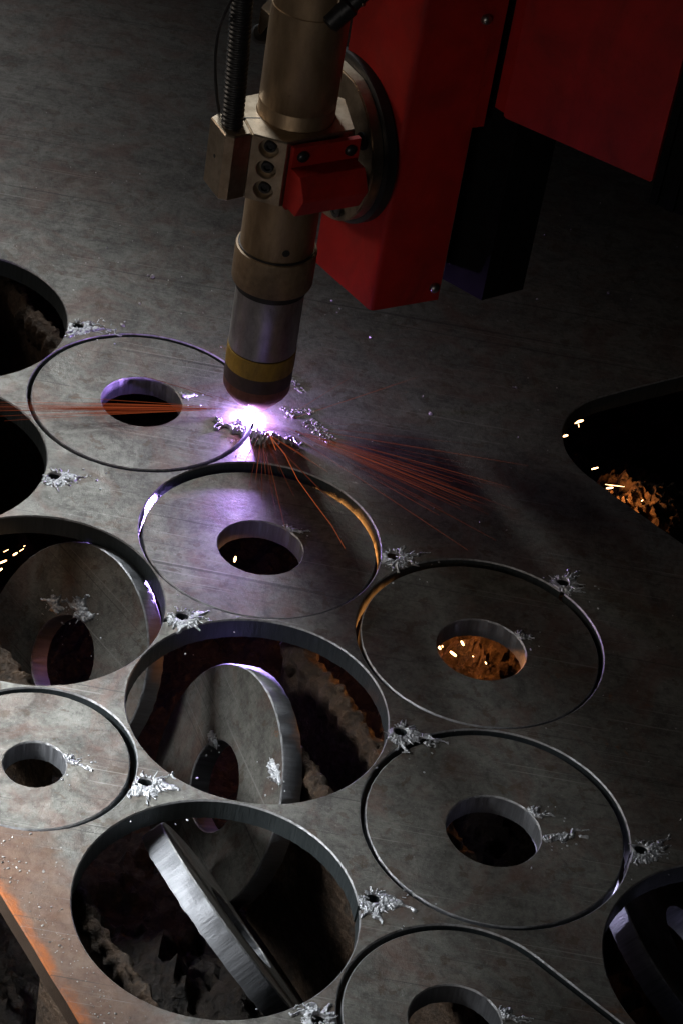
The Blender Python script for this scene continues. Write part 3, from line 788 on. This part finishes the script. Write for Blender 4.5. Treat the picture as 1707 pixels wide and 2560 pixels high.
# ------------------------------------------------------------------ clamp
ZT, ZB = 3.069, 2.486
clampt = empty('torch_clamp', (TX, TY, ZB), 'split brass clamp block gripping the torch tube, three counterbored holes in front', 'clamp')
P = lambda x, y: Vector((TX + x, TY + y))
F0, LF = P(-0.003, -0.50), P(-0.285, -0.458)
ring2 = [Vector((TX + 0.3115 * math.cos(2 * math.pi * k / 72), TY + 0.3115 * math.sin(2 * math.pi * k / 72))) for k in range(72)]
plan = [LF, F0, P(0.488, -0.102), P(0.36, 0.36), P(-0.05, 0.50), P(-0.32, 0.212), P(-0.446, 0.104), P(-0.40, -0.20)]
# block with bore, the front face left open for the counterbored panel
def block(z0, z1, skip):
    mb = MB(); bv = 0.012
    top = offset_loop(plan, -bv); bore = offset_loop(ring2, 0.008)
    V, F = cdt_fill(top, [bore]); mb.add([(v.x, v.y, z1) for v in V], F); 
    V, F = cdt_fill(plan, [ring2]); mb.add([(v.x, v.y, z0) for v in V], [f[::-1] for f in F])
    n = len(plan)
    vs = [(p.x, p.y, z1) for p in top] + [(p.x, p.y, z1 - bv) for p in plan] + [(p.x, p.y, z0) for p in plan]
    fs = []
    for k in range(n):
        k2 = (k + 1) % n
        fs.append((k, k2, n + k2, n + k))
        if k != skip: fs.append((n + k, n + k2, 2 * n + k2, 2 * n + k))
    mb.add(vs, fs)
    m = len(ring2)
    vs = [(p.x, p.y, z1) for p in bore] + [(p.x, p.y, z1 - 0.01) for p in ring2] + [(p.x, p.y, z0) for p in ring2]
    mb.add(vs, [(i * m + k, i * m + (k + 1) % m, (i + 1) * m + (k + 1) % m, (i + 1) * m + k) for i in range(2) for k in range(m)])
    # front panel with three counterbores, in its own (u, z) frame
    du = (F0 - LF); wd = du.length; du.normalize(); nrm = Vector((du.y, -du.x))
    outl = [Vector((0, z0)), Vector((wd, z0)), Vector((wd, z1 - bv)), Vector((0, z1 - bv))]
    cz = [(0.142, 2.972), (0.142, 2.785), (0.142, 2.595)]; rr = 0.078; hl = []
    for u, z in cz: hl.append([Vector((u + rr * math.cos(2 * math.pi * k / 40), z + rr * math.sin(2 * math.pi * k / 40))) for k in range(40)])
    to3 = lambda u, z, d: Vector((LF.x + du.x * u + nrm.x * d, LF.y + du.y * u + nrm.y * d, z))
    big = [offset_loop(h, 0.006) for h in hl]
    V, F = cdt_fill(outl, big); mb.add([to3(v.x, v.y, 0) for v in V], F)
    for h, g in zip(hl, big):
        vs = [to3(q.x, q.y, 0) for q in g] + [to3(q.x, q.y, -0.006) for q in h] + [to3(q.x, q.y, -0.075) for q in h]
        fs = [(i * 40 + k, i * 40 + (k + 1) % 40, (i + 1) * 40 + (k + 1) % 40, (i + 1) * 40 + k) for i in range(2) for k in range(40)]
        fs.append(tuple(80 + k for k in range(40))); mb.add(vs, fs)
    return mb, cz, to3, nrm
mb, cz, to3, nrm = block(ZB, ZT, 0)
mb.build('clamp_body', BRASSB, clampt, smooth=30)
for u, z in cz:
    c = to3(u, z, -0.072); m = MB(); m.lathe([(0.05, 0), (0.05, 0.035), (0.044, 0.042), (0.028, 0.042), (0.026, 0.015), (0.0, 0.014)], c, (nrm.x, nrm.y, 0), 24, True, False); m.build('socket_screw', BOLTB, clampt)
# split line across the top at the left
sl = MB(); a = P(-0.415, -0.075); b = P(-0.27, -0.15)
q = [P(-0.413, -0.178), P(-0.413, -0.164), P(-0.262, -0.170), P(-0.262, -0.184)]
q = [P(-0.4, -0.245), P(-0.398, -0.230), P(-0.258, -0.182), P(-0.252, -0.195)]
sl.prism([(p.x, p.y) for p in q], ZT - 0.04, ZT + 0.002); sl.build('split_slot', BLACK, clampt, smooth=0)
# cable block bolted to the left of the clamp
cb = MB(); cbp = [P(-0.639, -0.313), P(-0.487, -0.553), P(-0.413, -0.563), P(-0.292, -0.462), P(-0.408, -0.20), P(-0.601, -0.242)]
cb.prism([(p.x, p.y) for p in cbp], ZB, ZT + 0.004, 0.012); cbo = cb.build('cable_block', BRASSB, clampt, smooth=20)
m = MB(); c = P(-0.563, -0.433); nn = Vector((-0.845, -0.535, 0)); m.lathe([(0, 0.003), (0.016, 0.003), (0.016, -0.01)], (c.x, c.y, 2.80), nn, 16, False); m.build('grub_screw', BLACK, clampt)

# hose out of the cable block and the thin cable beside it
hx, hy = TX - 0.462, TY - 0.385
hose = MB(); path = []; nseg = 330
def hose_c(z):
    u = (z - ZT)
    return Vector((hx - 0.03 * u - 0.012 * u * u, hy + 0.02 * u, z))
hose.tube([hose_c(ZT - 0.02 + 2.6 * k / nseg) for k in range(nseg + 1)], lambda t: 0.083 + 0.0085 * math.sin(t * nseg / 5.0 * 2 * math.pi), 28)
ho = hose.build('corrugated_hose', BLACK, None, smooth=70)
tag(ho, 'black corrugated hose rising from the small block left of the torch', 'hose')
cb = MB(); pz = [(549, 279, 3.05), (543, 240, 3.2), (539, 180, 3.4), (540, 130, 3.6), (547, 80, 3.8), (560, 40, 4.0), (579, 0, 4.2), (610, -60, 4.5)]
pp = [at(*q) for q in pz]; fine = []
for i in range(len(pp) - 1):
    for k in range(6):
        u = k / 6; p0 = pp[max(i - 1, 0)]; p1 = pp[i]; p2 = pp[i + 1]; p3 = pp[min(i + 2, len(pp) - 1)]
        fine.append(0.5 * ((2 * p1) + (p2 - p0) * u + (2 * p0 - 5 * p1 + 4 * p2 - p3) * u * u + (3 * p1 - p0 - 3 * p2 + p3) * u ** 3))
cb.tube(fine, 0.013, 8); tag(cb.build('cable', BLACK, None, smooth=60), 'thin black cable bowing beside the corrugated hose', 'cable')

# ------------------------------------------------------------------ red bracket arm, flange, column
AD = Vector((math.cos(math.radians(35)), math.sin(math.radians(35)), 0)); AO = Vector((AD.y, -AD.x, 0)); UZ = Vector((0, 0, 1))
g0 = Vector((TX, TY, 0))
br = empty('red_bracket', g0 + AD * 0.3 + AO * 0.4 + UZ * 2.5, 'red bracket arm joining the brass clamp to the round flange', 'bracket')
fc = Vector((F0.x, F0.y, 0))
# back plate lies on the clamp's right front face
bp = MB(); o_ = fc + AO * 0.012 + AD * 0.03
bp.extrude([o_ + UZ * ZB, o_ + UZ * (ZT - 0.02), o_ + AO * 0.05 + UZ * (ZT - 0.02), o_ + AO * 0.05 + UZ * ZB], AD * 0.60)
bp.build('back_plate', RED, br, smooth=0)
ar = MB(); s0 = fc + AO * 0.062 + AD * 0.015; zt = 2.875
prof = [(0.0, 0.0), (0.165, 0.01), (0.19, -0.02), (0.262, -0.145), (0.262, -0.165), (0.17, -0.345), (0.0, -0.345)]
ar.extrude([s0 + AO * o + UZ * (zt + z) for o, z in prof], AD * 0.585)
aro = ar.build('arm', RED, br, smooth=0)
bm = bmesh.new(); bm.from_mesh(aro.data); bmesh.ops.bevel(bm, geom=[e for e in bm.edges], offset=0.008, segments=2, affect='EDGES', profile=0.6); bm.to_mesh(aro.data); bm.free()
def dome(c, n, r, h, parent, mat, name='bolt'):
    m = MB(); m.lathe([(r, 0), (r, h * 0.35), (r * 0.85, h * 0.72), (r * 0.5, h * 0.95), (0.0, h)], c, n, 20, True, False); return m.build(name, mat, parent, smooth=50)
dome(s0 + AD * 0.10 + UZ * 2.965 - AO * 0.012, AO, 0.05, 0.05, br, BOLTB)
dome(s0 + AD * 0.53 + UZ * 2.955 - AO * 0.012, AO, 0.05, 0.05, br, BOLTB)

FD = 0.60; fu = Vector((math.cos(math.radians(-54)), math.sin(math.radians(-54)), 0)); fn = Vector((math.cos(math.radians(36)), math.sin(math.radians(36)), 0))
fcen = g0 + fn * FD + fu * (-0.374) + UZ * 2.512
flg = empty('round_flange', fcen - UZ * 0.7, 'round brass faced flange on a black disc between torch and red column', 'flange')
seg = MB(); r = 0.693
# disc with a chord cut off at the top
ch = 0.955
pts = []
for k in range(121):
    a = math.pi / 2 + math.acos(ch) * 1.0 + (2 * math.pi - 2 * math.acos(ch)) * k / 120
    pts.append((r * math.cos(a), r * math.sin(a)))
th = 0.115
front = [fcen + fu * x + UZ * z for x, z in pts]
seg.extrude(front, fn * th)
so = seg.build('brass_face', BRASSB, flg, smooth=30)
bm = bmesh.new(); bm.from_mesh(so.data); ed = [e for e in bm.edges if abs(e.calc_face_angle(0)) > 0.6]; bmesh.ops.bevel(bm, geom=ed, offset=0.012, segments=2, affect='EDGES'); bm.to_mesh(so.data); bm.free()
so.data.shade_smooth(); so.data.set_sharp_from_angle(angle=math.radians(30))
bd = MB(); bd.lathe([(0.70, 0.0), (0.735, 0.012), (0.735, 0.10), (0.70, 0.115)], fcen + fn * (th - 0.005), fn, 120); bd.build('black_disc', BLACK, flg, smooth=30)
for x, z in ((0.52, 0.28), (0.56, -0.06), (0.30, -0.50), (-0.1, -0.56)):
    m = MB(); m.lathe([(0.075, 0), (0.075, 0.02), (0.045, 0.022), (0.04, 0.01), (0.0, 0.01)], fcen + fu * x + UZ * z - fn * 0.018, -fn, 24, True, False); m.build('flange_bolt', BOLTB, flg)
m = MB(); c = at(894, 140, 2.95); m.lathe([(0.03, 0), (0.03, 0.12), (0.02, 0.13)], c + fn * 0.1, (0, 0, 1), 16); m.build('stop_pin', BLACK, flg)

# red column: plan from the photograph, bottom 1.15 above the plate
ZC = 1.15
ce = Vector((-0.063, 17.386)); cl = Vector((-0.62, 18.005)); cr = Vector((0.494, 17.75)); cbk = cl + (cr - ce)
colm = empty('machine_column', (0.0, 17.9, ZC), 'tall red enamelled machine column behind the torch', 'machine column')
mb = MB()
# rounded front corner
dl = (cl - ce).normalized(); dr = (cr - ce).normalized(); rc = 0.05
cor = []
for k in range(7):
    u = k / 6; a = ce + dl * rc; b = ce + dr * rc; cor.append(a * (1 - u) ** 2 + ce * 2 * u * (1 - u) + b * u * u)
pl = cor + [cr, cbk, cl]
a2 = sum(pl[k - 1].x * pl[k].y - pl[k].x * pl[k - 1].y for k in range(len(pl)))
if a2 < 0: pl.reverse()
mb.prism([(p.x, p.y) for p in pl], ZC, 7.5); mb.build('column_body', RED, colm, smooth=40)
# folded flange strip at the right edge
nr_ = Vector((dr.y, -dr.x))
mb = MB(); s = cr + dr * 0.002; q = [s + nr_ * 0.0, s + dr * 0.11 + nr_ * 0.0, s + dr * 0.11 - nr_ * 0.3, s - nr_ * 0.3]
mb.prism([(p.x, p.y) for p in q], 2.86, 7.5); mb.build('column_flange', RED, colm, smooth=0)
for px, py in ((1213, 47), (1083, 718)):
    d = cam_ray(px, py); O = Vector((0, 0, CAM_H)); n3 = Vector((nr_.x, nr_.y, 0)); t = (Vector((cr.x, cr.y, 0)) - O).dot(n3) / d.dot(n3); c = O + d * t
    dome(c, n3, 0.045, 0.05, colm, BOLT)

post = empty('black_post', (0.9, 18.3, 1.15), 'black steel post under the gantry cover right of the red column', 'post')
k0, k1, k2 = Vector((0.506, 18.09)), Vector((0.87, 17.86)), Vector((1.219, 18.149))
mb = MB(); mb.prism([(p.x, p.y) for p in (k0, k1, k2, k0 + k2 - k1)], 1.15, 7.0); mb.build('post_body', BLACKM, post, smooth=0)
mb = MB(); d_ = (k2 - k1).normalized(); n_ = Vector((d_.y, -d_.x)); a_ = k1 + d_ * 0.12
mb.prism([(p.x, p.y) for p in (a_, a_ + n_ * 0.012, a_ + d_ * 0.02 + n_ * 0.012, a_ + d_ * 0.02)], 1.16, 6.9); mb.build('post_seam', BLACKM, post, smooth=0)

cover = empty('gantry_cover', (1.35, 17.6, 3.0), 'wide dark red sheet cover hanging at the upper right', 'machine cover')
v0, v1 = Vector((0.729, 17.757)), Vector((1.967, 17.134)); vd = (v1 - v0).normalized(); vn = Vector((-vd.y, vd.x))
mb = MB(); mb.prism([(p.x, p.y) for p in (v0, v1, v1 + vn * 0.5, v0 + vn * 0.4)], 3.0, 7.5, 0.02); mb.build('cover_panel', RED, cover, smooth=30)
mb = MB(); w0 = v0 - vd * 0.115; mb.prism([(p.x, p.y) for p in (w0 + vn * 0.05, v0 - vd * 0.003 + vn * 0.02, v0 - vd * 0.003 + vn * 0.35, w0 + vn * 0.35)], 3.03, 7.5); mb.build('cover_lip', RED, cover, smooth=0)
trk = empty('black_channel', (2.2, 17.2, 2.9), 'black ribbed channel at the right edge of the red cover', 'channel')
for k in range(4):
    mb = MB(); s = v1 + vd * (0.008 + 0.075 * k) + vn * (0.03 + 0.02 * (k % 2)); mb.prism([(p.x, p.y) for p in (s, s + vd * 0.066, s + vd * 0.066 + vn * 0.25, s + vn * 0.25)], 2.80, 7.5, 0.006); mb.build('rib', BLACKM, trk, smooth=0)

# brass knuckle and black knob seen behind the torch tube, and fitting top right
fit = empty('hose_fitting', (TX - 0.25, TY + 0.3, 3.7), 'small brass elbow fitting half hidden behind the torch tube', 'fitting')
q = [at(643, 55, 3.85), at(672, 82, 3.80), at(668, 90, 3.75), at(640, 125, 3.62), at(634, 112, 3.68)]
mb = MB(); mb.extrude([p + Vector((0, 0.25, 0)) for p in q], Vector((0.05, 0.16, 0.02))); mb.build('elbow', BRASSB, fit, smooth=0)
mb = MB(); c = at(640, 130, 3.6) + Vector((0, 0.3, 0)); mb.lathe([(0.0, -0.06), (0.07, -0.05), (0.085, 0), (0.07, 0.05), (0, 0.06)], c, (0.2, -0.6, 0.6), 24, False, False); mb.build('knob', BLACK, fit, smooth=60)
f2 = empty('pipe_fitting', (TX + 0.35, TY + 0.1, 4.2), 'dark hose fitting at the top frame edge right of the torch', 'fitting')
mb = MB(); c = at(868, 18, 4.15); mb.lathe([(0.06, -0.2), (0.09, -0.18), (0.09, 0.02), (0.07, 0.04), (0.07, 0.3)], c, (0.6, 0.3, 0.7), 24); mb.build('fitting_body', BOLTB, f2)
mb = MB(); c = at(896, 4, 4.2); mb.lathe([(0.035, -0.05), (0.05, 0.0), (0.03, 0.05)], c, (0.8, -0.3, 0.2), 16); mb.build('brass_nut', BRASSB, f2)

# ------------------------------------------------------------------ arc, sparks, embers
GX, GY = -0.905, 17.075
arc = MB(); arc.lathe([(0.02, 0.185), (0.025, 0.12), (0.04, 0.05), (0.07, 0.02), (0.02, 0.004), (0.014, -0.12)], (TX - 0.01, TY - 0.02, 0), n=32)
tag(arc.build('plasma_arc', ARC, None, smooth=60), 'blinding white violet plasma arc between nozzle and plate', 'plasma arc')
point('arc_light', (TX - 0.02, TY - 0.03, 0.065), 160.0, (0.50, 0.30, 1.0), 0.03)
point('arc_light_below', (TX + 0.02, TY - 0.05, -0.34), 12.0, (0.42, 0.28, 1.0), 0.04)
spot('rim_spot_left', (TX + 0.02, TY - 0.05, -0.95), (-1.62, 15.12, -0.10), 3600, (0.45, 0.30, 1.0), 0.06, 30)  # this and the next spots: unseen, added to light fallen washers' rims
spot('rim_spot_right', (TX + 0.02, TY - 0.05, -0.7), (2.82, 12.1, -0.78), 7000, (0.70, 0.66, 1.0), 0.05, 19)
spot('rim_spot_mid', (TX + 0.02, TY - 0.05, -0.62), (-0.42, 14.12, -0.16), 2000, (0.45, 0.30, 1.0), 0.05, 15)

def spark_lines(name, ends, label, seed, rad, mat, start=(640, 1045), s0=0.05, dim=0.5):
    rng = random.Random(seed); mb = MB(); S = at(start[0], start[1], s0)
    pick = []
    for (ex, ey, u0, droop) in ends:
        n0 = len(mb.f)
        Epos = at(ex, ey, 0.05 + rng.uniform(0.02, 0.12)); n = 10; pts = []
        for k in range(n + 1):
            u = u0 + (1 - u0) * k / n; p = S.lerp(Epos, u); p.z += droop * u * (1 - u); pts.append(p)
        rr = rad * rng.uniform(0.6, 1.3)
        mb.tube(pts, lambda t, rr=rr: rr * (0.35 + 0.65 * math.sin(math.pi * min(1, 0.15 + t * 0.85))), 4)
        pick += [1 if rng.random() < dim else 0] * (len(mb.f) - n0)
    o = mb.build(name, mat, None, smooth=60); o.data.materials.append(SPARKD); o.data.polygons.foreach_set('material_index', pick); return tag(o, label, kind='stuff')
rng = random.Random(21)
left = [(rng.uniform(-40, 180), 1022 + rng.gauss(0, 9) , rng.uniform(0.12, 0.35), rng.uniform(0, 0.06)) for k in range(26)]
left += [(0, 1012, 0.12, .0), (0, 1026, 0.12, .0), (0, 1016, 0.2, 0.02), (180, 994, 0.3, 0), (100, 1040, .3, 0), (440, 955, .2, .0), (310, 925, .3, 0)]
spark_lines('spark_jet', left, 'flat jet of orange sparks crossing the washer leftwards', 5, 0.0019, SPARK, (630, 1022))
right = []
for k in range(40):
    ln = rng.uniform(0.4, 1.0); a = 20.5 + rng.gauss(0, 4.4)
    right.append((690 + 640 * ln * math.cos(math.radians(a)), 1060 + 640 * ln * math.sin(math.radians(a)), rng.uniform(0.05, 0.6), rng.uniform(0, 0.05)))
right += [(1290, 1276, .5, 0), (1160, 1108, .2, 0), (1030, 1092, .2, 0), (960, 1062, .15, 0), (1040, 944, .1, 0), (885, 938, .1, 0), (1100, 1130, .3, 0)]
spark_lines('spark_jet', right, 'wide fan of orange sparks blown right across the plate', 6, 0.0012, SPARK, (690, 1060), dim=0.8)
down = [(610, 1160, .2, 0), (690, 1290, .3, 0), (715, 1330, .35, 0), (655, 1250, .3, 0), (735, 1240, .2, 0), (790, 1215, .2, 0), (840, 1265, .25, 0), (770, 1145, .2, 0), (700, 1180, .2, 0), (665, 1190, .3, 0), (640, 1200, .3, 0), (620, 1230, .4, 0), (680, 1210, .2, 0), (820, 1180, .1, 0)]
spark_lines('spark_jet', down, 'thin orange sparks spraying from the pierce hole towards the viewer', 8, 0.0019, SPARK, (655, 1075))
mb = MB(); bp = [at(*q) for q in ((668, 1080, .05), (712, 1135, .1), (745, 1200, .1), (790, 1262, .08), (830, 1315, .06), (862, 1371, .03))]
mb.tube(bp, lambda t: 0.003 * (1 - 0.5 * t), 4)
mb.tube([at(670, 1075, .05), at(690, 1125, .08)], 0.004, 4)
tag(mb.build('spark_streak', SPARKB, None, smooth=60), 'brightest bent orange spark crossing the washer before the arc', 'spark')

def embers(name, pts, mat, label, z):
    mb = MB(); rng = random.Random(len(pts))
    for x0_, y0_, x1_, y1_, r in pts:
        a, b = at(x0_, y0_, z), at(x1_, y1_, z)
        mb.tube([a, a.lerp(b, .3), a.lerp(b, .7), b], lambda t, r=r: r * (0.4 + 0.6 * math.sin(math.pi * (0.15 + 0.7 * t))), 6)
    return tag(mb.build(name, mat, None, smooth=60), label, kind='stuff')
embers('ember', [(1152, 1603, 1158, 1613, .010), (1125, 1629, 1139, 1640, .011), (1093, 1612, 1100, 1623, .010), (1194, 1599, 1213, 1596, .004), (1104, 1614, 1106, 1618, .005), (1180, 1640, 1183, 1642, .004), (1212, 1655, 1215, 1660, .005)], EMBER, 'white hot sparks in the glowing centre hole of the dark washer', -0.75)
embers('ember', [(1436, 1057, 1456, 1051, .012), (1407, 1091, 1418, 1088, .010), (1478, 1173, 1494, 1169, .007), (1515, 1221, 1531, 1219, .008), (1566, 1248, 1575, 1246, .006), (1512, 1211, 1560, 1217, .0025), (1445, 1060, 1446, 1068, .003), (1602, 1253, 1606, 1250, .004)], EMBER, 'orange flecks of fire in the teardrop opening at right', -0.35)
embers('ember', [(0, 1408, 17, 1401, .008), (-8, 1430, 6, 1422, .010), (34, 1388, 44, 1382, .008), (10, 1380, 22, 1374, .003), (50, 1378, 60, 1372, .003), (60, 1366, 64, 1364, .003)], EMBER, 'orange sparks in the left open hole at the frame edge', -0.35)
embers('ember', [(587, 1404, 590, 1392, .011), (561, 1352, 586, 1338, .002)], EMBER, 'single hot spark in the centre hole of the washer before the arc', -0.35)
embers('ember', [(872, 1748, 888, 1772, .014)], EMBERO, 'glowing lump on the slat in the middle open hole', -0.30)

OR = (1.0, 0.36, 0.09)
spot('glow_below_washer', (-0.02, 15.80, -1.0), (0.16, 16.08, -0.05), 2200, OR, 0.10, 66)
spot('glow_left_of_washer', (0.62, 14.9, -0.9), (0.34, 14.95, -0.05), 420, OR, 0.08, 60)
point('glow_under_dark_washer', (1.05, 15.30, -0.34), 20, OR, 0.05)
spot('glow_teardrop', (2.22, 17.10, -0.25), (2.66, 17.55, -0.72), 75, OR, 0.05, 96)
point('glow_left', (-2.3, 15.0, -1.0), 5, OR, 0.1)
point('glow_edge', (-3.2, 14.9, -0.5), 4, OR, 0.06)
